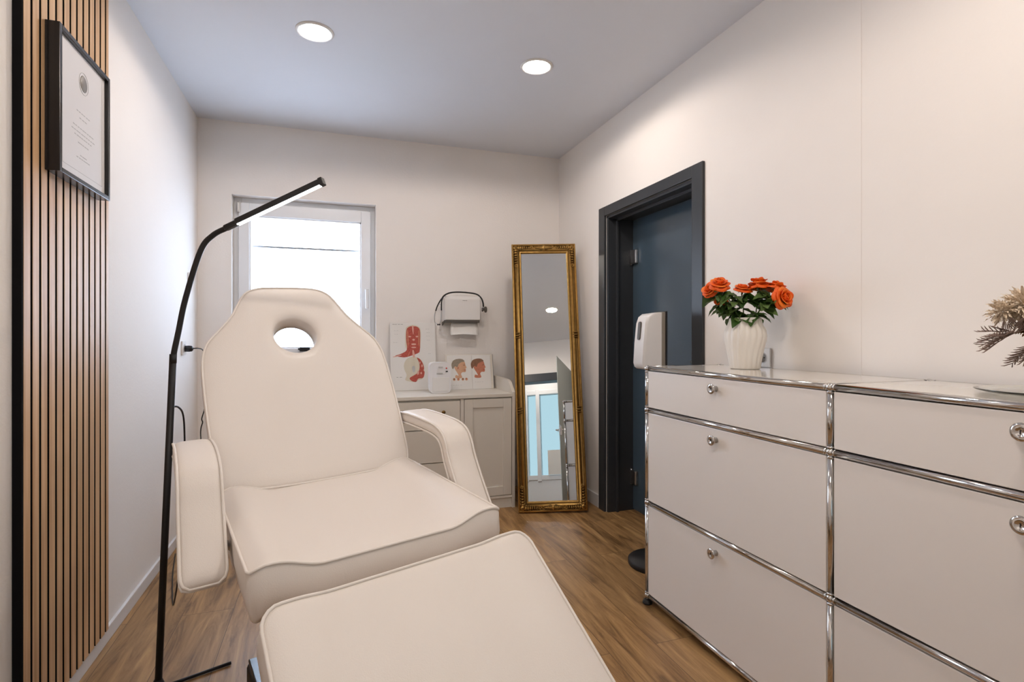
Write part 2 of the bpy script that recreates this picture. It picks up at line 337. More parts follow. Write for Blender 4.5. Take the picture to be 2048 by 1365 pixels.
# ceiling downlights
spots = [(-.065, 2.60), (1.003, 2.57), (-.065, .58), (.967, .58), (.4, -1.0)]  # near-left and hallway lamps are unseen, added for a brighter room
LBL = ['round recessed ceiling light above the window end, left of the two seen in the ceiling', 'round recessed ceiling light nearer the dark doorway, right of the two seen in the ceiling', 'unseen round recessed ceiling light added as fill at the near left above the chair', 'round recessed ceiling light seen reflected in the gold mirror', 'unseen round recessed ceiling light added in the hallway behind the camera for brightness']
for (x, y), lb in zip(spots, LBL):
    t = thing('ceiling_light', lb, 'ceiling light', (x, y, ZC), 0, 'round recessed ceiling lights')
    G().lathe([(.070, -.001), (.070, -.006), (.0755, -.007), (.083, -.003), (.084, 0), (.070, 0)], M['plast'], 48).build('trim_ring', t)
    G().lathe([(0, -.004), (.066, -.004), (.070, -.002)], M['spot'], 40).build('diffuser', t)
    if (x, y) in SPOT_OMNI:
        d = bpy.data.lights.new('downlight', 'SPOT'); d.spot_size = math.radians(172); d.spot_blend = .2; d.energy = SPOT_OMNI[(x, y)]; d.color = SPOT_COL; d.shadow_soft_size = .05
        l = bpy.data.objects.new('downlight', d); COL.objects.link(l); l.location = (0, 0, -.065); l.parent = t
    else:
        l = area('downlight', (0, 0, -.012), (0, 0, 0), .13, .13, SPOT_POWER, SPOT_COL, 'DISK'); l.parent = t

# ------------------------------------------------------------------ acoustic slat panel and certificate on the left wall
PX = XL+.022
sp = thing('slat_panel', 'tall oak slat wall panel on black felt, standing on the left skirting board', 'wall panel', (XL, 2.055, .06))
g = G(); g.box((XL+.001, 1.763, .058), (XL+.011, 2.350, ZC-.002), M['felt']); g.box((XL+.001, 1.7625, .058), (XL+.0215, 1.770, ZC-.002), M['felt']); loc(g.build('felt_backing'), sp)
y = 1.772; i = 0
while y < 2.345:
    g = G(); g.box((XL+.0105, y, .060), (PX-.0012, min(y+.0335, 2.350), ZC-.003), M['felt']); g.box((PX-.0014, y, .060), (PX, min(y+.0335, 2.350), ZC-.003), M['slat'], .0004); loc(g.build('slat'), sp); y += .0464; i += 1
ct = thing('certificate_frame', 'black deep box frame with a pale certificate, hung on the oak slat panel', 'picture frame', (PX, 2.07, 1.83))
fy0, fy1, fz0, fz1, fx = 1.880, 2.252, 1.615, 2.045, -.735
g = G(); t_ = .014
for a, b in (((PX+.001, fy0, fz0), (fx, fy0+t_, fz1)), ((PX+.001, fy1-t_, fz0), (fx, fy1, fz1)), ((PX+.001, fy0+t_, fz0), (fx, fy1-t_, fz0+t_)), ((PX+.001, fy0+t_, fz1-t_), (fx, fy1-t_, fz1))): g.box(a, b, M['black'], .0012)
loc(g.build('frame'), ct)
g = G(); g.box((PX+.003, fy0+t_, fz0+t_), (fx-.012, fy1-t_, fz1-t_), M['cert']); pp = loc(g.build('certificate'), ct)
g = G(); xx = fx-.0118; yc, zc = 2.07, 1.955
T = frame_mat((xx, yc, zc-.01), (0, 1, 0), (0, 0, 1), (1, 0, 0))
g.lathe([(0, .0012), (.024, .001), (.026, 0)], M['bronze'], 28, T)
g.tube([(.034*math.cos(q*PI/18), .034*math.sin(q*PI/18), .0004) for q in range(36)], .0006, M['lgrey'], 6, T, closed=True)
def strokes(g, T, y0, z, w, m, h=.0022, n=None):
    n = n or max(2, int(w/.016)); x = y0-w/2
    for k in range(n):
        ww = w/n*(.55+.35*random.random()); g.box((x, z-h/2, 0), (x+ww, z+h/2, .0004), m, 0, T); x += w/n
for dz, w in ((-.10, .10), (-.118, .06), (-.150, .15), (-.165, .17), (-.178, .13), (-.198, .08), (-.235, .05), (-.245, .10)): strokes(g, T, 0, dz, w, M['lgrey'], .0026)
for a, b in (((-.145, -.29, 0), (.145, -.289, .0003)), ((-.145, .082, 0), (.145, .083, .0003)), ((-.146, -.29, 0), (-.145, .083, .0003)), ((.144, -.29, 0), (.145, .083, .0003))): g.box(a, b, M['lgrey'], 0, T)
g.build('seal_and_text', pp)

# ------------------------------------------------------------------ treatment chair
CO = Vector((-.0183, 1.8302, 0)); CYAW = math.radians(15.264); SZ = .6923; ROLL = .0387
chair = thing('treatment_chair', 'cream white padded treatment chair with face hole in the reclined backrest', 'treatment chair', CO, CYAW)
cr, sr = math.cos(ROLL), math.sin(ROLL)
AX = Vector((cr, 0, sr)); O0 = Vector((0, 0, SZ))
S_ = Vector((0, -1, 0)); Z_ = Vector((0, 0, 1))
def resample(poly, n):
    P = [Vector(p) for p in poly]; k = len(P); d = [0]
    for i in range(k): d.append(d[-1]+(P[(i+1) % k]-P[i]).length)
    out = []; j = 0
    for i in range(n):
        t = d[-1]*i/n
        while d[j+1] < t: j += 1
        f = (t-d[j])/(d[j+1]-d[j]); out.append(P[j].lerp(P[(j+1) % k], f))
    return out
def cushion(name, outline, th, T, parent, hole=None, hfun=None, er=.012, puff=.006, pipe=True, n=160, mt=None, back_in=0.0, piping_back=False):
    """upholstered pad: outline in local xy, top at z=0, thickness th"""
    mt = mt or M['leather']; P = resample(outline, n); hfun = hfun or (lambda x, y: 0)
    c = Vector(hole[:2]) if hole else sum(P, Vector((0, 0)))/n
    H = []
    for p in P:
        if hole: d = (p-c); a = math.atan2(d.y, d.x); H.append(c+Vector((hole[2]*math.cos(a), hole[3]*math.sin(a))))
        else: H.append(c)
    nor = []
    for i in range(n): t = (P[(i+1) % n]-P[i-1]).normalized(); nn = Vector((t.y, -t.x)); nor.append(nn if nn.dot(P[i]-c) > 0 else -nn)
    dist = [(P[i]-H[i]).length for i in range(n)]
    rings = []
    # wall bottom -> top edge -> inward
    for zz, ins in ((-th, er+back_in), (-th+er*.3, er*.3+back_in*.7), (-th+er, back_in*.5), (-th/2, -.002), (-er, 0), (-er*.3, er*.22), (0, er*.9)):
        rings.append([(*(P[i]-nor[i]*ins), zz+hfun(*(P[i]))) for i in range(n)])
    K = 14
    for k in range(1, K+1):
        t = k/K; r = []
        for i in range(n):
            st = P[i]-nor[i]*er*.9; q = st.lerp(H[i], t)
            if hole: e = min(1, (1-t)*dist[i]/.03); pz = puff*min(1, t*6)*1.0; zz = pz-(.010*(1-e)**2)
            else: zz = puff*min(1, t*5)
            r.append((q.x, q.y, zz+hfun(q.x, q.y)))
        rings.append(r)
    if hole:
        for dz in (-.012, -.03, -th*.6, -th+.004):
            rings.append([(c.x+(H[i].x-c.x)*(.965 if dz > -.02 else .95), c.y+(H[i].y-c.y)*(.965 if dz > -.02 else .95), dz-.004+hfun(H[i].x, H[i].y)) for i in range(n)])
    vs = [v for r in rings for v in r]; fs = []
    for k in range(len(rings)-1):
        for i in range(n): fs.append((k*n+i, k*n+(i+1) % n, (k+1)*n+(i+1) % n, (k+1)*n+i))
    g = G()
    if hole:
        k = len(rings)-1
        for i in range(n): fs.append((k*n+i, k*n+(i+1) % n, (i+1) % n, i))
        g.add(vs, fs, mt)
    else:
        vs.append((c.x, c.y, -th+hfun(c.x, c.y))); b = len(vs)-1
        for i in range(n): fs.append((b, (i+1) % n, i))
        g.add(vs, fs, mt)
    o = g.build(name, parent, T)
    if pipe:
        g = G(); g.tube([(*(P[i]-nor[i]*er*.12), -er*.22+hfun(*P[i])) for i in range(n)], .0036, M['pipe'], 8, closed=True)
        if piping_back: g.tube([(*(P[i]-nor[i]*(er*.12+back_in*.8)), -th+er*.3+hfun(*P[i])) for i in range(n)], .0034, M['pipe'], 8, closed=True)
        g.build('piping', o)
    return o
def mir(half): return half+[(-x, y) for x, y in half[::-1] if x > 1e-6]
def rrect(x0, y0, x1, y1, r, k=6):
    out = []
    for cx, cy, a in ((x1-r, y1-r, 0), (x0+r, y1-r, PI/2), (x0+r, y0+r, PI), (x1-r, y0+r, 1.5*PI)):
        for i in range(k+1): q = a+PI/2*i/k; out.append((cx+r*math.cos(q), cy+r*math.sin(q)))
    return out
# seat
ts = -.0321; u = S_*math.cos(ts)+Z_*math.sin(ts)
Ts = frame_mat(O0, AX, -u, AX.cross(-u))
def sm(a, b, x): t = max(0, min(1, (x-a)/(b-a))); return t*t*(3-2*t)
def hseat(x, y):
    a = abs(x); return -.014+.026*sm(.15, .255, a)-.014*sm(.275, .305, a)
cushion('seat', rrect(-.303, -.585, .303, .0, .022), .115, Ts, chair, hfun=hseat, er=.010, puff=.003, back_in=.01)
# backrest
tb = .6677; bu = -S_*math.sin(tb)+Z_*math.cos(tb); Bo = O0-S_*.0048+Z_*.0039
Tb = frame_mat(Bo, AX, bu, AX.cross(bu))
half = [(.0, -.022), (.1, -.021), (.2, -.016), (.265, -.010), (.287, -.002), (.295, .016), (.303, .07), (.309, .17), (.3135, .27), (.3155, .36), (.3155, .43), (.311, .487), (.294, .545), (.253, .602), (.213, .66), (.190, .709), (.168, .757), (.147, .785), (.116, .802), (.075, .809), (0, .811)]
bo = [tuple(p) for p in [v.xy for v in spline([(x, y, 0) for x, y in half], 4)]]
back = cushion('backrest', mir(bo), .068, Tb, chair, hole=(0, .576, .078, .086), er=.013, puff=.004, n=200)
# leg rest
tw, tl = .027, .6573
s2 = S_*math.cos(tw)+Vector((1, 0, 0))*math.sin(tw); w3 = Vector((1, 0, 0))*math.cos(tw)-S_*math.sin(tw); w3 = (w3*cr+Z_*sr).normalized()
Lo = O0+u*.5825+S_*.0989-Z_*.028+AX*.0055; lu = (s2*math.cos(tl)-Z_*math.sin(tl)).normalized(); lu = (lu-w3*lu.dot(w3)).normalized()
Tl = frame_mat(Lo, w3, -lu, w3.cross(-lu))
def hleg(x, y):
    a = abs(x); return -.004+.010*sm(.17, .24, a)-.004*sm(.28, .31, a)
cushion('leg_rest', rrect(-.307, -.50, .307, .0, .040), .105, Tl, chair, hfun=hleg, er=.012, puff=.003)
# armrests: padded bands that run forward from the backrest and bend down beside the seat
def arm(sign):
    prof = [(-.17, .150), (-.08, .155), (.05, .152), (.15, .145), (.205, .128), (.237, .098), (.262, .050), (.300, -.005), (.340, -.058), (.40, -.13)]
    if sign < 0: prof = [(-.10, .150), (-.02, .160), (.08, .162), (.16, .154), (.222, .135), (.255, .104), (.282, .058), (.316, .006), (.352, -.046), (.390, -.094)]
    ctr = spline([(s, z, 0) for s, z in prof], 5); n = len(ctr)
    wi, wo, th = .314, .411, .044
    vs = []; sec = 20; ring = []
    for j in range(sec):
        q = 2*PI*j/sec; c_, s__ = math.cos(q), math.sin(q)
        ring.append((math.copysign(abs(c_)**.5, c_), math.copysign(abs(s__)**.62, s__)))
    g = G(); P1 = []; P2 = []; Q1 = []; Q2 = []
    for i, p in enumerate(ctr):
        t = (ctr[min(i+1, n-1)]-ctr[max(i-1, 0)]).normalized(); nn = Vector((-t.y, t.x, 0))
        if nn.y < 0 and nn.x < 0: nn = -nn
        L = i/(n-1); e = min(1, min(i, n-1-i)/3.0); k = math.sqrt(max(0.0, 1-(1-e)**2)); kw = .62+.38*k; kt = .30+.70*k
        wm = (wi+wo)/2; hw = (wo-wi)/2*kw
        for a, b in ring:
            x = sign*(wm+a*hw); q = p+nn*(b*kt-1)*th/2
            vs.append(O0+AX*x+S_*q.x+Z_*q.y)
        for lst, a, b in ((P1, .97, .80), (P2, -.97, .80), (Q1, .97, -.80), (Q2, -.97, -.80)):
            q = p+nn*(b*kt-1)*th/2; lst.append(O0+AX*(sign*(wm+a*hw))+S_*q.x+Z_*q.y)
    fs = [(i*sec+j, i*sec+(j+1) % sec, (i+1)*sec+(j+1) % sec, (i+1)*sec+j) for i in range(n-1) for j in range(sec)]
    fs += [tuple(range(sec))[::-1], tuple((n-1)*sec+j for j in range(sec))]
    g.add(vs, fs, M['leather']); o = g.build('armrest', chair)
    g = G(); g.tube(P1+P2[::-1], .0036, M['pipe'], 8, closed=True); g.tube(Q1+Q2[::-1], .0034, M['pipe'], 8, closed=True); g.build('piping', o)
    g = G(); a = ctr[int(n*.80)]; g.tube([O0+AX*(sign*.34)+S_*(a.x-.01)+Z_*(a.y-.01), O0+AX*(sign*.27)+S_*(a.x-.04)+Z_*(-.09)], .009, M['steel']); g.build('armrest_bracket', chair)
arm(-1); arm(1)
# mechanism and base
g = G(); g.box((-.24, -.50, SZ-.165), (.24, -.06, SZ-.118), M['blackmat'], .006); g.build('seat_frame', chair)
g = G(); g.tube([(-.20, .02, SZ-.13), (-.20, .30, SZ+.22)], .014, M['steel']); g.tube([(.20, .02, SZ-.13), (.20, .30, SZ+.22)], .014, M['steel']); g.tube([(-.20, .02, SZ-.13), (.20, .02, SZ-.13)], .012, M['steel']); g.build('backrest_support', chair)
g = G(); g.tube([(-.16, -.45, SZ-.15), (-.16, -.78, SZ-.20), (-.16, -.95, SZ-.33)], .013, M['steel']); g.tube([(.16, -.45, SZ-.15), (.16, -.78, SZ-.20), (.16, -.95, SZ-.33)], .013, M['steel']); g.build('leg_rest_support', chair)
g = G(); g.box((-.10, -.40, .11), (.10, -.18, SZ-.16), M['plast'], .01); g.build('column', chair)
g = G(); g.box((-.21, -.50, 0), (.21, .12, .10), M['blackmat'], .012); g.box((-.205, -.45, .10), (.205, .115, .112), M['black'], .004); g.build('base', chair)

# ------------------------------------------------------------------ floor lamp
lamp = thing('floor_lamp', 'thin black gooseneck floor lamp with a glowing white light bar', 'floor lamp', (-.515, 2.0, 0))
pb = Vector((-.522, 1.997, .012)); pt = Vector((-.487, 2.022, 1.06))
g = G(); g.tube([pb, pt], .0105, M['blackmat'], 14); loc(g.build('pole'), lamp)
g = G(); g.tube([pt-Vector((0, 0, .01)), pt+Vector((.001, 0, .02))], .0108, M['blackmat'], 14)
nk = spline([pt, (-.482, 2.021, 1.094), (-.470, 2.015, 1.15), (-.448, 2.010, 1.262), (-.402, 1.996, 1.418), (-.362, 1.975, 1.468), (-.315, 1.945, 1.490)], 8)
g.tube(nk, .0088, M['blackmat'], 12); neck = loc(g.build('gooseneck'), lamp)
A = Vector((-.322, 1.948, 1.488)); B = Vector((-.018, 1.780, 1.622)); d = (B-A).normalized(); side = d.cross(Vector((0, 0, 1))).normalized(); up = side.cross(d)
Tq = frame_mat(A, d, side, up); Lh = (B-A).length
g = G(); g.box((.045, -.0095, -.006), (Lh-.012, .0095, .013), M['blackmat'], .003, Tq); g.box((0, -.011, -.009), (.05, .011, .009), M['blackmat'], .005, Tq); g.box((Lh-.014, -.011, -.010), (Lh, .011, .0145), M['blackmat'], .002, Tq); bar = loc(g.build('light_bar'), lamp)
g = G(); g.box((.048, -.0075, -.0095), (Lh-.014, .0075, -.0055), M['led'], .002, Tq); g.build('led_strip', bar)
for q in (21.5, 201.5, 291.5):
    q = math.radians(q); dv = Vector((math.cos(q), math.sin(q), 0))
    g = G(); g.tube([pb-Vector((0, 0, .004)), pb+dv*.05-Vector((0, 0, .005)), pb+dv*.212-Vector((0, 0, .005))], .0055, M['blackmat'], 10); loc(g.build('base_leg'), lamp)
g = G(); g.lathe([(0, 0), (.018, 0), (.018, .02), (.012, .035), (0, .035)], M['blackmat'], 20, TR(pb.x, pb.y, .002)); loc(g.build('hub'), lamp)
g = G(); g.tube(spline([(-.486, 2.022, .908), (-.478, 2.05, .902), (-.476, 2.10, .872), (-.478, 2.13, .80), (-.480, 2.14, .66), (-.50, 2.2, .40), (-.60, 2.5, .05), (-.7, 2.9, .008), (-.76, 3.2, .008)], 8), .003, M['blackmat'], 8); loc(g.build('cable'), lamp)

# sockets, switch, power cable
def socket(name, label, T, n=1):
    t = thing(name, label, 'socket' if n else 'switch', (0, 0, 0)); t.matrix_basis = T
    if n == 0:
        G().box((-.04, -.04, 0), (.04, .04, .008), M['plast'], .003).build('plate', t); G().box((-.030, -.030, .006), (.030, .030, .013), M['plastc'], .003, TR(0, 0, 0, .05)).build('rocker', t); return t
    G().box((-.04, -.04, 0), (.04, .04, .009), M['plast'], .003).build('plate', t)
    g = G(); g.lathe([(.020, .002), (.0205, .010), (.023, .0105), (.023, .009)], M['plastc'], 28); g.lathe([(0, .0095), (.020, .0096)], M['plastc'], 28)
    for x in (-.0095, .0095): g.lathe([(0, .0103), (.0028, .0103), (.0028, .0093)], M['blackmat'], 12, TR(x, 0, 0))
    g.build('socket_insert', t); return t
TL = lambda y, z: frame_mat((XL+.0005, y, z), (0, 1, 0), (0, 0, 1), (1, 0, 0))
socket('wall_socket', 'white wall socket behind the lamp pole with a black plug in it', TL(3.50, 1.07))
socket('light_switch', 'white light switch on the left wall near the window corner', TL(3.643, 1.473), 0)
TRR = lambda y, z: frame_mat((XR-.0005, y, z), (0, -1, 0), (0, 0, 1), (-1, 0, 0))
socket('wall_socket', 'white wall socket on the right wall half hidden by the vase', TRR(1.762, 1.050))
pc = thing('power_cable', 'black power cable whose plug sits in the left wall socket', 'cable', (XL+.01, 3.50, 1.07))
g = G(); g.lathe([(0, .0), (.017, .0), (.018, .02), (.016, .034), (.010, .040), (0, .040)], M['blackmat'], 20, frame_mat((XL+.0115, 3.5, 1.066), (0, 1, 0), (0, 0, 1), (1, 0, 0))); loc(g.build('plug'), pc)
g = G(); g.tube(spline([(XL+.045, 3.5, 1.066), (-.715, 3.49, 1.068), (-.675, 3.42, 1.056), (-.640, 3.32, 1.0), (-.62, 3.30, .85), (-.60, 3.3, .5), (-.55, 3.25, .02), (-.3, 3.1, .006), (-.1, 2.6, .006)], 8), .0032, M['blackmat'], 8); loc(g.build('cord'), pc)
g = G(); g.tube(spline([(-.488, 2.50, .855), (-.491, 2.50, .83), (-.497, 2.49, .80), (-.494, 2.49, .785), (-.500, 2.49, .76), (-.498, 2.48, .72), (-.47, 2.40, .62), (-.40, 2.2, .50), (-.28, 2.08, .44)], 5), .0022, M['blackmat'], 8); tag(g.build('thin_cable'), 'thin kinked dark wire sticking up behind the left armrest', 'wire')

# ------------------------------------------------------------------ white sideboard under the dispenser
X0, X1, F0, F1, TZ = .325, 1.165, 3.378, 3.856, .757
sb = thing('sideboard', 'white painted sideboard with drawers and a panelled door under the paper towel dispenser', 'sideboard', ((X0+X1)/2, (F0+F1)/2, 0))
g = G(); g.box((X0+.02, F0+.022, .07), (X1-.02, F1, TZ-.022), M['cabwhite']); g.box((X0+.02, F0+.012, .0), (X1-.02, F0+.03, .066), M['cabwhite'], .002)
g.box((.796, F0+.003, .07), (.818, F0+.03, TZ-.022), M['cabwhite'], .001); g.box((X0+.02, F0+.003, .068), (X1-.02, F0+.03, .084), M['cabwhite'], .001); loc(g.build('carcass'), sb)
for x in (X0, X1-.02):
    g = G(); pr = [(F0, 0), (F1, 0), (F1, .846), (F0+.30, .846), (F0+.12, .840), (F0+.085, .833), (F0+.06, .818), (F0+.010, .775), (F0, .766)]
    g.prism(pr, 0, .02, M['cabwhite'], frame_mat((x, 0, 0), (0, 1, 0), (0, 0, 1), (1, 0, 0))); loc(g.build('side_panel'), sb)
g = G(); g.box((X0+.02, F0-.004, TZ-.022), (X1-.02, F1, TZ), M['cabwhite'], .002); loc(g.build('top'), sb)
g = G(); g.box((X0+.02, F1-.016, TZ), (X1-.02, F1, .846), M['cabwhite'], .002); loc(g.build('back_ledge'), sb)
for z0, z1, kz in ((.545, .722, .655), (.335, .539, .450), (.090, .329, .23)):
    g = G(); g.box((X0+.024, F0+.002, z0), (.793, F0+.021, z1), M['cabwhite'], .0015); dr = loc(g.build('drawer'), sb)
    for kx in (.44, .681):
        g = G(); g.lathe([(.004, 0), (.004, .012), (.011, .016), (.0125, .022), (.009, .027), (0, .028)], M['golddark'], 18, frame_mat((kx, F0+.002, kz), (1, 0, 0), (0, 0, 1), (0, -1, 0))); g.build('knob', dr)
dx0, dx1, dz0, dz1 = .821, X1-.0235, .088, .728
g = G(); fw = .058
for a, b in (((dx0, F0+.001, dz0), (dx0+fw, F0+.021, dz1)), ((dx1-fw, F0+.001, dz0), (dx1, F0+.021, dz1)), ((dx0+fw, F0+.001, dz0), (dx1-fw, F0+.021, dz0+fw)), ((dx0+fw, F0+.001, dz1-fw), (dx1-fw, F0+.021, dz1))): g.box(a, b, M['cabwhite'], .0015)
g.box((dx0+fw-.002, F0+.010, dz0+fw-.002), (dx1-fw+.002, F0+.020, dz1-fw+.002), M['cabwhite']); loc(g.build('door'), sb)

# art helpers: flat printed shapes in plate coordinates
def art(g, pts, m, lay, T, curve=True):
    P = [(v.x, v.y) for v in spline([(x, y, 0) for x, y in pts], 4, closed=True)] if curve else pts
    g.prism(P, 0, .0003+.00012*lay, m, T)
def ell(cx, cy, rx, ry, n=14): return [(cx+rx*math.cos(2*PI*i/n), cy+ry*math.sin(2*PI*i/n)) for i in range(n)]
# muscle poster, leaning on the wall
pz0, pw, ph = TZ+.001, .318, .478; lean = math.atan2(.055, ph)
ps = thing('anatomy_poster', 'large pale poster of red head and neck muscles leaning on the back wall', 'poster', (.557, 3.785, pz0))
Tp = frame_mat((.557, 3.785, pz0), (1, 0, 0), (0, math.sin(lean), math.cos(lean)), (0, -math.cos(lean), math.sin(lean)))
ps.matrix_basis = Tp
G().box((-pw/2, 0, -.004), (pw/2, ph, 0), M['paper'], .0008).build('sheet', ps)
def PP(x, y): return ((x-825)/91*.318, ph-(y-646)/149*.478)   # a drawing grid on the sheet
def PL(l): return [PP(x, y) for x, y in l]
g = G(); I = None
art(g, PL([(810, 664), (812, 656), (825, 651), (838, 656), (841, 668), (840, 690), (836, 708), (812, 705), (809, 685)]), M['bone'], 0, I)
art(g, PL([(812, 662), (818, 655), (825, 654), (833, 655), (839, 663), (839, 690), (838, 708), (834, 714), (812, 722), (800, 722), (789, 719), (800, 715), (812, 706), (811, 685)]), M['red'], 1, I)
for q in ([(823, 654), (826, 654), (826, 668), (825, 672)], ell(818, 677, 3, 1.6), ell(833, 677, 3, 1.6), ell(826, 684, 2.5, 2.2), ell(826, 694, 5, 2), ell(826, 701, 5, 1.5), [(823, 708), (826, 708), (828, 722), (824, 722)], [(785, 721), (800, 717), (800, 719), (787, 722)]): art(g, PL(q), M['pink'], 2, I)
for q in ([(813, 666), (815, 664), (816, 690), (814, 700)], [(836, 664), (838, 668), (837, 698), (835, 690)], [(817, 712), (819, 708), (815, 720), (812, 722)]): art(g, PL(q), M['skinred'], 3, I)
g.build('front_view_print', ps)
g = G()
art(g, PL([(806, 738), (812, 726), (824, 721), (836, 725), (843, 734), (846, 745), (846, 757), (843, 770), (834, 773), (830, 777), (818, 776), (808, 772), (811, 762), (807, 750)]), M['bone'], 0, I)
art(g, PL([(832, 724), (838, 727), (843, 735), (846, 746), (845, 752), (847, 756), (844, 768), (834, 770), (829, 777), (820, 774), (817, 768), (826, 762), (834, 756), (837, 746), (836, 734)]), M['red'], 1, I)
for q in (ell(842, 742, 1.5, 3), ell(840, 758, 1.6, 2.4), [(834, 752), (836, 757), (833, 762), (832, 757)], ell(838, 735, 1, 2.4)): art(g, PL(q), M['pink'], 2, I)
art(g, PL([(822, 744), (827, 742), (828, 752), (824, 756)]), M['lgrey'], 2, I)
g.build('side_view_print', ps)
g = G()
for (x, y, w, m) in ((795, 650, 22, 'grey'), (792, 664, 10, 'lgrey'), (792, 672, 8, 'lgrey'), (790, 690, 10, 'lgrey'), (855, 660, 9, 'lgrey'), (856, 668, 8, 'lgrey'), (856, 676, 9, 'lgrey'), (856, 685, 7, 'lgrey'), (858, 715, 6, 'lgrey'), (797, 766, 12, 'grey')):
    X, Y = PP(x, y); g = G(); strokes(g, None, X, Y, w/91*.318, M[m], .0028 if m == 'grey' else .0018); g.build('caption', ps)

# brochure with two profiles, and a clear cover standing in front of it
def face_profile(g, ox, oy, k, hair, skin, flip=1, extra=None):
    f = lambda l: [(ox+x*k, oy+y*k) for x, y in l]
    art(g, f([(-2, 0), (-3, 3), (-7, 10), (-6.5, 15), (-2, 20), (3, 21), (7, 18), (8, 14), (9.4, 10.5), (8, 9.5), (8.2, 6), (7, 4.5), (3.5, 4.5), (1.5, 2), (2.5, -3), (-6, -3), (-5.5, 1)]), skin, 1, None)
    art(g, f([(-7, 12), (-9, 9), (-10.5, 11), (-10.8, 16), (-8, 20.5), (-2, 22.5), (4, 22), (7, 19), (3, 18), (-1, 15.5), (-3.5, 11), (-5, 12.5)]), hair, 2, None)
    art(g, f([(4.8, 14.0), (7, 14.6), (7.2, 13.9), (5, 13.5)]), M['hairb'], 3, None)
    art(g, f([(5.6, 7.6), (8, 7.8), (8, 7.1), (5.8, 7)]), M['red'], 3, None)
    art(g, f([(-3.4, 10), (-1.8, 12), (-1.2, 10), (-2.4, 8.6)]), M['skinred'], 3, None)
br = thing('skin_brochure', 'opened cream brochure showing two side profiles of faces, standing on the sideboard', 'brochure', (.952, 3.74, pz0))
lb = math.atan2(.045, .25); Tb2 = frame_mat((.952, 3.74, pz0), (1, 0, 0), (0, math.sin(lb), math.cos(lb)), (0, -math.cos(lb), math.sin(lb))); br.matrix_basis = Tb2
G().box((-.165, 0, -.0025), (.018, .245, 0), M['paper'], .0006).build('left_page', br); G().box((.019, 0, -.0028), (.158, .245, -.0002), M['paper'], .0006).build('right_page', br)
g = G(); face_profile(g, -.072, .098, .0054, M['hairg'], M['skin'])
for i, x in enumerate((-.115, -.085, -.052, -.026)): art(g, ell(x, .072, .010, .010), M['skin'], 1, None); art(g, ell(x, .074, .006, .006), M['skinred'] if i % 2 else M['hairb'], 2, None)
strokes(g, None, -.10, .205, .06, M['lgrey'], .002); strokes(g, None, -.10, .03, .09, M['lgrey'], .0015); g.build('left_face_print', br)
g = G(); face_profile(g, .070, .098, .0054, M['hairb'], M['skinred']); strokes(g, None, .03, .205, .02, M['lgrey'], .002); strokes(g, None, .07, .05, .07, M['lgrey'], .0015); g.build('right_face_print', br)
cv = G(); cv.box((-.175, 0, -.004), (.178, .250, 0), M['boardc'], .0008); cv.box((.174, 0, -.0045), (.178, .250, .0006), M['grey'])
cvo = cv.build('display_board'); cvo.matrix_basis = frame_mat((.955, 3.748, pz0), (1, 0, 0), (0, math.sin(lb), math.cos(lb)), (0, -math.cos(lb), math.sin(lb))); tag(cvo, 'cream board with a dark right edge standing behind the face brochure', 'board')

# white tabletop device
bx = thing('tabletop_device', 'small white rounded plastic device with a red light, on the sideboard', 'device', (.697, 3.58, pz0), math.radians(-4))
g = G(); g.prism(rrect(-.070, 0, .070, .205, .028), -.05, .05, M['plastc'], frame_mat((0, 0, 0), (1, 0, 0), (0, 0, 1), (0, -1, 0)), True); hb = g.build('housing', bx, auto=.6)
G().box((-.052, -.053, .012), (.058, -.049, .105), M['plast'], .0015).build('front_cover', bx)
G().box((-.024, -.054, .128), (.016, -.050, .136), M['lgrey'], .001).build('slot', bx); G().box((-.012, -.054, .170), (.016, -.050, .178), M['lgrey'], .001).build('button', bx)
g = G(); g.lathe([(0, .004), (.0045, .003), (.005, 0)], M['redled'], 14, frame_mat((.040, -.050, .166), (1, 0, 0), (0, 0, 1), (0, -1, 0))); g.build('red_light', bx)
G().box((.035, -.0535, .141), (.050, -.050, .148), M['blackmat'], .001).build('switch', bx)

# paper towel dispenser with stethoscope
dp = thing('paper_towel_dispenser', 'white wall paper towel dispenser with a dark lower edge on the back wall', 'towel dispenser', (.90, YB, 1.23))
g = G(); g.prism([(0, 1.235), (0, 1.425), (-.085, 1.425), (-.105, 1.405), (-.108, 1.262), (-.108, 1.253), (-.020, 1.238)], 0, .262, M['plast'], frame_mat((.768, YB, 0), (0, 1, 0), (0, 0, 1), (1, 0, 0))); o = loc(g.build('housing'), dp)
md = o.modifiers.new('bevel', 'BEVEL'); md.width = .006; md.segments = 3
g = G(); g.box((.776, YB-.106, 1.234), (1.024, YB-.02, 1.254), M['dgrey'], .003); g.prism([(0, 1.214), (0, 1.236), (-.10, 1.252), (-.10, 1.246)], 0, .008, M['dgrey'], frame_mat((.768, YB, 0), (0, 1, 0), (0, 0, 1), (1, 0, 0))); loc(g.build('lower_edge'), dp)
g = G(); strokes(g, frame_mat((.915, YB-.1085, 1.392), (1, 0, 0), (0, 0, 1), (0, -1, 0)), 0, 0, .034, M['grey'], .004, 5); loc(g.build('logo'), dp)
g = G(); pts = [(0, .0), (.004, -.03), (-.006, -.05), (-.004, -.088), (-.012, -.092)]
for (p, q) in zip(pts, pts[1:]):
    dx = .012*(-p[1]/.09)
vs = []; 
for (yy, zz) in pts:
    sp_ = .095+.010*min(1, -zz/.05)
    for k in range(9): x = -sp_+2*sp_*k/8; vs.append((x, yy+.003*math.sin(k*.9), zz-.006*math.cos(k/8*2*PI)*.4*(1 if zz < -.04 else 0)))
fs = [(i*9+k, i*9+k+1, (i+1)*9+k+1, (i+1)*9+k) for i in range(len(pts)-1) for k in range(8)]
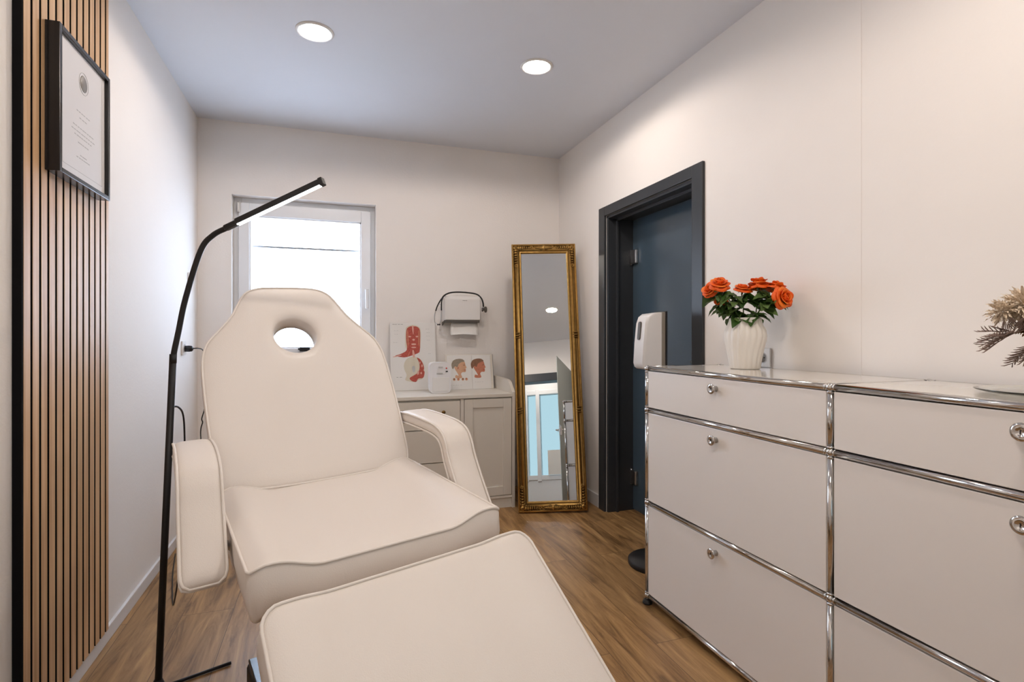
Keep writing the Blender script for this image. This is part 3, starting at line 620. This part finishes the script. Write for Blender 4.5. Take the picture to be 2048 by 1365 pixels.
g.add(vs, fs, M['paper']); o = g.build('paper_towel'); o.location = (.92, YB-.075, 1.240); o.modifiers.new('s', 'SOLIDIFY').thickness = .0015; tag(o, 'white folded paper towel hanging out of the wall dispenser', 'paper towel')
st = thing('stethoscope', 'black stethoscope draped over the white paper towel dispenser', 'stethoscope', (.90, YB-.10, 1.44)); yy = YB-.115
g = G(); g.tube(spline([(.742, yy, 1.385), (.757, yy, 1.418), (.80, yy+.03, 1.443), (.86, yy+.055, 1.4545), (.945, yy+.055, 1.453), (1.01, yy+.045, 1.442), (1.040, yy+.03, 1.415), (1.052, yy+.02, 1.38), (1.055, yy+.02, 1.35)], 8), .0055, M['blackmat'], 10)
g.tube(spline([(.757, yy, 1.418), (.735, yy+.01, 1.385), (.716, yy+.02, 1.345), (.707, yy+.02, 1.316)], 6), .0045, M['blackmat'], 8); g.tube(spline([(.757, yy, 1.418), (.744, yy-.004, 1.385), (.742, yy-.004, 1.35), (.742, yy-.004, 1.318)], 6), .0045, M['blackmat'], 8); loc(g.build('tubing'), st)
g = G(); g.tube([(.724, yy+.012, 1.362), (.743, yy+.0, 1.358)], .0015, M['steel'], 6); g.tube(spline([(.708, yy+.02, 1.33), (.700, yy+.03, 1.28), (.704, yy+.035, 1.235), (.722, yy+.02, 1.220)], 6), .0025, M['steel'], 8); g.tube(spline([(.742, yy-.004, 1.33), (.741, yy, 1.28), (.738, yy+.005, 1.24), (.732, yy+.015, 1.222)], 6), .0025, M['steel'], 8); loc(g.build('ear_tubes'), st)
g = G(); g.blob((.722, yy+.02, 1.219), .006, M['blackmat']); g.blob((.733, yy+.015, 1.219), .006, M['blackmat']); loc(g.build('ear_tips'), st)
g = G(); T = frame_mat((1.066, yy+.015, 1.330), Vector((.4, 1, 0)).normalized(), (0, 0, 1), Vector((1, -.4, 0)).normalized())
g.lathe([(0, -.004), (.020, -.004), (.023, .002), (.021, .010), (.012, .014), (0, .014)], M['dgrey'], 24, T); g.lathe([(0, -.024), (.014, -.024), (.015, -.016), (.008, -.010), (.008, -.004), (0, -.004)], M['dgrey'], 20, T); g.tube([(1.055, yy+.02, 1.352), (1.060, yy+.018, 1.338)], .0045, M['steel'], 8); loc(g.build('chest_piece'), st)

# ------------------------------------------------------------------ gold mirror leaning in the corner
MYAW = math.radians(-16.5); lean = .175
MROT = (Matrix.Rotation(MYAW, 3, 'Z') @ Matrix.Rotation(-lean, 3, 'X') @ Matrix.Rotation(-.019, 3, 'Y')).to_euler()
mr = thing('standing_mirror', 'tall narrow mirror in an ornate antique gold frame leaning in the corner', 'mirror', (1.363, 3.20, .0065), tuple(MROT))
MW, MH, FW = .447, 1.800, .066
# frame profile: (distance from the outer edge inward, height toward viewer)
prof = [(0, 0), (0, .020), (.004, .026), (.009, .028), (.013, .024), (.017, .017), (.024, .014), (.031, .018), (.036, .026), (.041, .029), (.045, .026), (.048, .018), (.052, .016), (.056, .019), (.060, .018), (.063, .012), (.066, .006), (.066, 0)]
vs = []; K = len(prof)
for sx, sz in ((-1, 0), (1, 0), (1, 1), (-1, 1)):
    for d_, h_ in prof: vs.append((sx*(MW/2-d_), -h_, (MH-d_) if sz else d_))
fs = [(c*K+i, c*K+(i+1) % K, ((c+1) % 4)*K+(i+1) % K, ((c+1) % 4)*K+i) for c in range(4) for i in range(K)]
g = G()
for f_ in range(4):
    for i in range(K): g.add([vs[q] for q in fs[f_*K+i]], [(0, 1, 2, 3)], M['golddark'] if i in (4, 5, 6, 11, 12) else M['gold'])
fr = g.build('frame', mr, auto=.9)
G().box((-MW/2+.062, -.004, .062), (MW/2-.062, -.001, MH-.062), M['mirror']).build('mirror_glass', mr)
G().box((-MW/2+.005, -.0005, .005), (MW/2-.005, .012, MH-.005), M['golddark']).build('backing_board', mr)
def ornament(g, ox, oz, dirx, dirz, length):
    """scroll of leaves running from (ox,oz) along (dirx,dirz)"""
    d = Vector((dirx, 0, dirz)); n = Vector((-dirz, 0, dirx)); o = Vector((ox, -.020, oz))
    N = 7
    for i in range(N):
        t = i/(N-1); c = o+d*length*t; r = .0155*(1-.50*t)
        for s in (-1, 1):
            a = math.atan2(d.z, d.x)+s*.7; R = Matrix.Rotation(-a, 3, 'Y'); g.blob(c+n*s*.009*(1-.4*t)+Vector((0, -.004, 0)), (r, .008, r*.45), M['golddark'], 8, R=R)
        g.blob(c+Vector((0, -.008, 0)), (r*.5, .005, r*.5), M['gold'], 8)
    pts = []
    for i in range(22): q = i/21*3.6*PI; rr = .003+.010*(1-i/21); e = o+d*(length+.004)+Vector((0, -.006, 0)); pts.append(e+(d*math.cos(q)+n*math.sin(q))*rr)
    g.tube(pts, .0022, M['gold'], 6)
for sx in (-1, 1):
    for z, dz in ((.028, 1), (MH-.028, -1)):
        g = G(); ox = sx*(MW/2-.028); ornament(g, ox, z+dz*.02, 0, dz, .105); ornament(g, ox-sx*.02, z, -sx, 0, .085); g.blob((ox, -.026, z), (.016, .010, .016), M['gold'], 12); g.blob((ox, -.034, z), (.008, .006, .008), M['golddark'], 10); g.build('corner_ornament', fr)
for z in (MH*.36, MH*.64):
    for sx in (-1, 1):
        g = G()
        for k, dz in enumerate((-.016, 0, .016)): g.blob((sx*(MW/2-.028), -.024, z+dz), (.020, .008, .005+.003*(k == 1)), M['golddark'], 10)
        g.build('side_ornament', fr)
for z in (.028, MH-.028):
    g = G(); ornament(g, .010, z, 1, 0, .045); ornament(g, -.010, z, -1, 0, .045); g.blob((0, -.028, z), (.011, .010, .018), M['gold'], 12); g.build('middle_ornament', fr)

# ------------------------------------------------------------------ chrome and white steel cabinet along the right wall
CX0, CX1 = 1.281, 1.660
ys = [1.984, 1.098, .212]; zs = [1.0015, .8255, .4305, .0355]; R_ = .0095
cb = thing('modular_cabinet', 'long white steel cabinet with chrome tube frame along the right wall', 'cabinet', ((CX0+CX1)/2, 1.098, 0))
for z in zs:
    for a, b in zip(ys, ys[1:]):
        for x in (CX0, CX1):
            g = G(); g.tube([(x, a-.012, z), (x, b+.012, z)], R_, M['chrome'], 20); loc(g.build('rail'), cb)
for z in zs:
    for y in ys: g = G(); g.tube([(CX0+.012, y, z), (CX1-.012, y, z)], R_, M['chrome'], 16); loc(g.build('cross_rail'), cb)
for y in ys:
    for x in (CX0, CX1):
        for a, b in zip(zs, zs[1:]): g = G(); g.tube([(x, y, a-.012), (x, y, b+.012)], R_, M['chrome'], 20); loc(g.build('post'), cb)
        for z in zs:
            g = G(); g.blob((x, y, z), .0125, M['chrome'], 20)
            for dv in ((0, 1, 0), (0, -1, 0), (0, 0, 1), (0, 0, -1), (1, 0, 0), (-1, 0, 0)):
                dv = Vector(dv)
                if (dv.y > 0 and y == ys[0]) or (dv.y < 0 and y == ys[-1]) or (dv.z > 0 and z == zs[0]) or (dv.z < 0 and z == zs[-1]) or dv.x*(1 if x == CX1 else -1) > 0: continue
                g.tube([Vector((x, y, z))+dv*.011, Vector((x, y, z))+dv*.016], .0105, M['chrome'], 18)
            loc(g.build('ball_joint'), cb)
        g = G(); g.tube([(x, y, .0355), (x, y, .012)], .006, M['steel'], 12); g.lathe([(0, 0), (.020, 0), (.021, .006), (.016, .016), (.008, .020), (0, .02)], M['blackmat'], 24, TR(x, y, 0)); loc(g.build('foot'), cb)
cols = [(1.984, 1.098), (1.098, .212)]
for a, b in cols:
    for r, (z1, z0) in enumerate(zip(zs, zs[1:])):
        g = G(); e = .0115; g.box((CX0-.004, b+e, z0+e), (CX0+.014, a-e, z1-e), M['usm'], .002); fl = loc(g.build('drawer_front' if r == 0 else 'flap_door'), cb)
        kz = {0: .955, 1: .776, 2: .381}[r]; ky = (a+b)/2+.008
        T = frame_mat((CX0-.004, ky, kz), (0, -1, 0), (0, 0, 1), (-1, 0, 0))
        g = G(); g.lathe([(0, 0), (.010, 0), (.010, .018), (.0175, .020), (.0185, .0225), (.0175, .025), (.008, .026), (.007, .0245), (0, .0245)], M['chrome'], 36, T); g.box((-.001, -.004, .0243), (.001, .004, .0249), M['blackmat'], 0, T); g.build('lock_knob', fl)
    g = G(); g.box((CX0+.008, b+.010, zs[0]+.001), (CX1-.006, a-.010, zs[0]+.0085), M['usmtop'], .0015); loc(g.build('top_panel'), cb)
    g = G(); g.box((CX0+.010, b+.010, zs[-1]-.003), (CX1-.010, a-.010, zs[-1]+.003), M['usm'], .001); loc(g.build('bottom_panel'), cb)
    g = G(); g.box((CX1-.004, b+.011, zs[-1]+.008), (CX1+.002, a-.011, zs[0]-.008), M['usm'], .001); loc(g.build('back_panel'), cb)
for y in ys:
    for z1, z0 in zip(zs, zs[1:]): g = G(); g.box((CX0+.011, y-.003, z0+.011), (CX1-.011, y+.003, z1-.011), M['usm'], .001); loc(g.build('side_panel'), cb)
CT = zs[0]+.009

# ------------------------------------------------------------------ sanitiser dispenser on a stand behind the cabinet
sd = thing('sanitiser_stand', 'white touchless dispenser on a black round-based stand between cabinet and door', 'dispenser stand', (1.545, 2.305, 0))
G().lathe([(0, 0), (.140, 0), (.143, .004), (.143, .022), (.138, .027), (0, .029)], M['blackmat'], 64).build('base', sd)
G().tube([(0.01, 0, .025), (0.01, 0, .99)], .014, M['blackmat'], 20).build('pole', sd)
hd = bpy.data.objects.new('dispenser_head', None)
T = TR(-.012, .005, .985, 0, 0, math.radians(-93))
# local: +y is the back plate direction after the turn, -y the front
g = G(); n = 20
prof2 = [(-.088, .0), (-.094, .02), (-.088, .12), (-.078, .215), (-.066, .248), (-.045, .264), (0, .270), (.008, .270), (.008, -.012), (-.04, -.012), (-.075, -.010)]
secs = [(-.052, .80), (-.050, .90), (-.044, .97), (-.034, 1.0), (.034, 1.0), (.044, .97), (.050, .90), (.052, .80)]
vs = []
for x, k in secs:
    for a, b in prof2: vs.append((x, (a if a > 0 else a*(.90+.10*k if k > .95 else k)), .13+(b-.13)*(.93+.07*k)))
K = len(prof2); fs = [(i*K+j, i*K+(j+1) % K, (i+1)*K+(j+1) % K, (i+1)*K+j) for i in range(len(secs)-1) for j in range(K)]+[tuple(range(K)), tuple((len(secs)-1)*K+j for j in range(K))]
g.add(vs, fs, M['plast'], T); g.build('housing', sd, auto=.7)
G().box((-.056, .008, -.010), (.056, .028, .272), M['cream'], .004, T).build('back_shell', sd); G().box((-.060, .028, -.012), (.060, .036, .276), M['blackmat'], .003, T).build('back_plate', sd)
g = G(); g.prism(rrect(-.012, .135, .012, .225, .011), 0, .006, M['dgrey'], T @ frame_mat((0, -.0975, 0), (1, 0, 0), (0, .086, 1), (0, -1, -.086))); g.build('level_window', sd)

# ------------------------------------------------------------------ vase with roses
VX, VY = 1.543, 1.705
vase = G(); H_ = .199
prf = [(0, .003), (.050, .003), (.052, 0), (.0545, .004), (.060, .04), (.067, .075), (.0745, .110), (.0765, .130), (.0735, .150), (.064, .170), (.0585, .188), (.0575, .199), (.0545, .200), (.053, .190), (.058, .165), (.065, .140), (.070, .115), (.062, .06), (.048, .012), (0, .010)]
def ribs(q, i, z):
    if i < 3 or i > 11: return 1.0
    tw_ = q*9+(0.9*math.sin(z*34)); return 1.0+.07*abs(math.sin(tw_))-.035
vase.lathe(prf, M['vase'], 180, None, ribs); vo = vase.build('flower_vase'); vo.location = (VX, VY, CT); tag(vo, 'white ribbed ceramic vase of orange roses on the chrome cabinet', 'vase')

def petal(g, T, w, h, cup, curl, m, tilt):
    """a curved petal rising from the origin, leaning outward by tilt"""
    nu, nv = 6, 6; vs = []
    for j in range(nv+1):
        v = j/nv; ww = w*math.sin(PI*(.10+.56*v))
        for i in range(nu+1):
            a = (i/nu-.5)*2; ang = a*cup
            y = h*v; r = .30*h*math.sin(v*PI*.6)
            x = ww*.5*math.sin(ang)/max(.2, math.sin(cup)); z = ww*.5*(math.cos(ang)-1)/max(.3, math.sin(cup))
            out = r+z+curl*h*max(0, v-.65)**2*4; yy = y-curl*h*max(0, v-.7)*.8
            yy -= .26*h*a*a*v*v
            q = Vector((x, out, yy)); vs.append(Matrix.Rotation(-tilt, 3, 'X') @ q)
    fs = [(j*(nu+1)+i, j*(nu+1)+i+1, (j+1)*(nu+1)+i+1, (j+1)*(nu+1)+i) for j in range(nv) for i in range(nu)]
    g.add(vs, fs, m, T)
def leaf_geo(g, base, dirv, L, W, m, droop=.3, roll=0):
    d = Vector(dirv).normalized(); s = d.cross(Vector((0, 0, 1))); s = s.normalized() if s.length > .05 else Vector((1, 0, 0)); u_ = s.cross(d)
    s = (s*math.cos(roll)+u_*math.sin(roll)); u_ = s.cross(d); nv = 9; vs = []
    for j in range(nv+1):
        v = j/nv; ww = W*math.sin(PI*v**.8)**.85+.0006; c = Vector(base)+d*L*v-Vector((0, 0, 1))*droop*L*v*v
        for a in (-1, -.5, 0, .5, 1): vs.append(c+s*ww*.5*a+u_*(abs(a)*ww*.22)+u_*.0015*math.sin(v*18)*abs(a))
    fs = [(j*5+i, j*5+i+1, (j+1)*5+i+1, (j+1)*5+i) for j in range(nv) for i in range(4)]
    g.add(vs, fs, m)
RO = [((1.410, 1.761, 1.330), (-.75, -.2, .35), .030, 'orange rose facing left at the left edge of the bouquet'),
      ((1.412, 1.690, 1.355), (-.25, -.5, .9), .033, 'full orange rose upper left, between the leftmost rose and the centre'),
      ((1.500, 1.800, 1.362), (.1, .1, 1), .028, 'orange rose half hidden behind the full upper left rose'),
      ((1.532, 1.700, 1.340), (-.05, -.35, 1), .031, 'orange rose in the middle of the bouquet above the leaves'),
      ((1.470, 1.755, 1.290), (-.3, -.5, .5), .022, 'smallest orange rose low among the left leaves'),
      ((1.588, 1.680, 1.366), (.05, .05, 1), .037, 'wide open orange rose standing highest at the top centre'),
      ((1.630, 1.620, 1.342), (.45, -.1, 1), .034, 'orange rose upper right tipping towards the wall'),
      ((1.597, 1.545, 1.285), (.05, -1, .15), .037, 'orange rose at the lower right turned full face to the camera')]
vtop = Vector((VX, VY, CT+.195))
rosel = random.Random(5)
leafspots = [(-.045, -.02, .03), (-.03, -.06, .015), (-.06, .01, .06), (-.01, -.05, .05), (.02, -.06, .07), (.05, -.04, .04), (.0, .02, .09), (.03, .01, .10), (-.04, .02, .09), (.06, -.02, .085), (-.07, -.02, .05), (.01, -.05, .10)]
for k, (c, dr, rr, lb) in enumerate(RO):
    c = Vector(c); dr = Vector(dr).normalized(); root = thing('rose', lb, 'rose', vtop, 0, 'orange roses in the white vase')
    base = c-dr*rr*.9
    bx_ = Vector((VX, VY, CT+.02))+Vector(((c.x-VX)*-.15, (c.y-VY)*-.15, 0)); mid = vtop+Vector(((c.x-VX)*.20, (c.y-VY)*.20, .0))
    mx_ = .036
    dd = Vector((c.x-VX, c.y-VY, 0)); dd = dd.normalized()*min(mx_, dd.length); mid = vtop+dd
    path = spline([bx_, mid, base.lerp(mid, .45)+Vector((0, 0, .012)), base-dr*.012, base], 8)
    g = G(); g.tube(path, .0022, M['stem'], 8); g.blob(base+dr*.002, (.0065, .0065, .0065), M['stem'], 10); stm = loc(g.build('stem'), root)
    # flower
    zq = Vector((0, 0, 1)).rotation_difference(dr).to_matrix().to_4x4(); T0 = Matrix.Translation(base) @ zq
    g = G(); s = rr/.0335
    openn = {5: 1.35, 7: 1.1, 6: 1.15, 1: 1.05}.get(k, .8)
    for ringi, (cnt, hh, w_, tl_, cp, cu) in enumerate(((3, .030, .022, -.10, 1.3, .0), (4, .034, .030, .06, 1.2, .10), (5, .037, .038, .26, 1.0, .35), (5, .038, .044, .52, .85, .6), (5, .036, .048, .84, .7, .9))):
        for i in range(cnt):
            a = 2*PI*(i+.5*(ringi % 2))/cnt+ringi*.7+rosel.uniform(-.12, .12)
            petal(g, T0 @ Matrix.Rotation(a, 4, 'Z') @ Matrix.Translation((0, .001*ringi, 0)), w_*s, hh*s*rosel.uniform(.92, 1.06), cp, cu, M['rose'] if (ringi+i) % 3 else M['rose2'], tl_*openn)
    o = loc(g.build('flower_head'), root); o.modifiers.new('s', 'SOLIDIFY').thickness = .0006
    g = G()
    for i in range(5):
        a = 2*PI*i/5+.3; v = T0.to_3x3() @ Vector((math.cos(a), math.sin(a), -.15)); leaf_geo(g, base, v, .020*s, .006, M['leaf2'], .3)
    loc(g.build('sepals'), root)
    # leaves on the stem
    pn = len(path)
    for i in range(12):
        p = path[int(pn*(.36+.40*i/12))] if i < 10 else mid+Vector((0, 0, .01))
        o_ = Vector((c.x-VX, c.y-VY, 0)); az = math.atan2(o_.y, o_.x)+rosel.uniform(-1.5, 1.5) if i % 2 else math.atan2(-1, rosel.uniform(-1.6, 1.0))
        dv = Vector((math.cos(az), math.sin(az), rosel.uniform(-.5, .35)))
        L_ = rosel.uniform(.048, .074); e_ = p+dv.normalized()*L_
        if e_.x > XR-.02: dv.x = -abs(dv.x)*.5
        g = G(); leaf_geo(g, p, dv, L_, L_*.66, M['leaf'] if rosel.random() < .6 else M['leaf2'], rosel.uniform(.1, .55), rosel.uniform(-.6, .6)); loc(g.build('leaf'), root)

# ------------------------------------------------------------------ dried bouquet on a glass plate at the right edge
DXc, DYc = 1.52, .66
g = G(); g.lathe([(0, .004), (.09, .004), (.120, .007), (.132, .010), (.134, .009), (.132, .007), (.120, .003), (.10, 0), (0, 0)], M['platglass'], 64); o = g.build('glass_plate'); o.location = (1.50, .735, CT); tag(o, 'flat clear glass plate lying on the cabinet under the dried flowers', 'plate')
g = G(); g.lathe([(0, 0), (.030, 0), (.040, .03), (.044, .06), (.030, .10), (.017, .13), (.018, .15), (.015, .149), (.014, .13), (.026, .10), (.038, .06), (.030, .01), (0, .01)], M['vase'], 40); o = g.build('bud_vase'); o.location = (DXc, DYc, CT+.006); tag(o, 'small white vase holding the dried flowers at the right edge', 'vase')
dt = Vector((DXc, DYc, CT+.15)); rnd = random.Random(11)
def dried(name, label, tip, fn):
    root = thing(name, label, 'dried flower', dt, 0, 'dried flowers at the right edge'); g = G(); path = spline([dt-Vector((0, 0, .12)), dt, dt.lerp(Vector(tip), .5)+Vector((0, 0, .02)), tip], 8); g.tube(path, .0014, M['dry3'], 6); loc(g.build('stem'), root); g = G(); fn(g, Vector(tip)); loc(g.build('flower_head'), root)
def fluffy(g, c, r=.04, m='dry1', n=150):
    for i in range(n):
        d = Vector((rnd.gauss(0, 1), rnd.gauss(0, 1), rnd.gauss(.1, .9))).normalized(); a = c+d*r*rnd.uniform(.05, .6); b = c+d*r*rnd.uniform(.75, 1.25)
        leaf_geo(g, a, (b-a)+Vector((rnd.uniform(-.3, .3),)*3)*.01, (b-a).length, .006, M[m], .1, rnd.uniform(-1, 1))
def twigs(g, c, n=9, r=.07, dirv=(-1, 0, 0)):
    for i in range(n):
        d = (Vector(dirv)*.9+Vector((rnd.gauss(0, .5), rnd.gauss(0, .5), rnd.gauss(0, .45)))).normalized(); L = r*rnd.uniform(.6, 1.1); p = [c+d*L*t+Vector((0, 0, -.25*L*t*t)) for t in (0, .33, .66, 1)]
        g.tube(p, [.0012, .001, .0009, .0006], M['dry3'], 5)
        for t in (.25, .4, .55, .7, .85, .97):
            for s in (-1, 1):
                b = c+d*L*t+Vector((0, 0, -.25*L*t*t)); e = (d+d.cross(Vector((.2, .3, 1)))*s*.9).normalized(); g.tube([b, b+e*.016, b+e*.022+Vector((0, 0, .002))], [.0008, .0012, .0004], M['dry3'], 5)
dried('dried_flower', 'fluffy cream dried flower at the top of the dried bunch', (1.462, .765, 1.205), lambda g, c: (fluffy(g, c, .045, 'dry1', 220), fluffy(g, c+Vector((-.040, .02, -.012)), .030, 'dry1', 110)))
dried('dried_flower', 'dark brown dried flower below the cream one', (1.468, .752, 1.160), lambda g, c: fluffy(g, c, .030, 'dry2', 160))
dried('dried_twig', 'mauve brown feathery dried twig reaching out to the left', (1.440, .775, 1.145), lambda g, c: twigs(g, c, 11, .052, (-.8, .45, .05)))
dried('dried_twig', 'mauve brown feathery dried twig drooping towards the cabinet top', (1.465, .750, 1.125), lambda g, c: twigs(g, c, 9, .055, (-.25, .2, -.8)))

# ------------------------------------------------------------------ things seen only in the mirror, behind the camera
gd = thing('glass_door', 'open grey satin glass door leaf with lever handle, reflected in the mirror', 'door', (1.035, YF+.03, .01), math.radians(95.5))
G().box((0, -.004, 0), (.84, .004, 1.99), M['doorglass'], .001).build('leaf', gd)
g = G(); g.box((.765, -.012, .98), (.825, .012, 1.10), M['chrome'], .004); g.tube([(.795, 0, 1.05), (.795, .055, 1.05), (.685, .055, 1.05)], .009, M['chrome'], 12); g.tube([(.795, 0, 1.05), (.795, -.055, 1.05), (.685, -.055, 1.05)], .009, M['chrome'], 12); g.build('door_handle', gd)
g = G(); g.box((.47, HY+.03, .69), (.76, HY+.035, 1.06), M['paper'], .001); o = g.build('notice_sheet'); tag(o, 'white notice sheet on the hallway glazing, reflected in the mirror', 'notice')
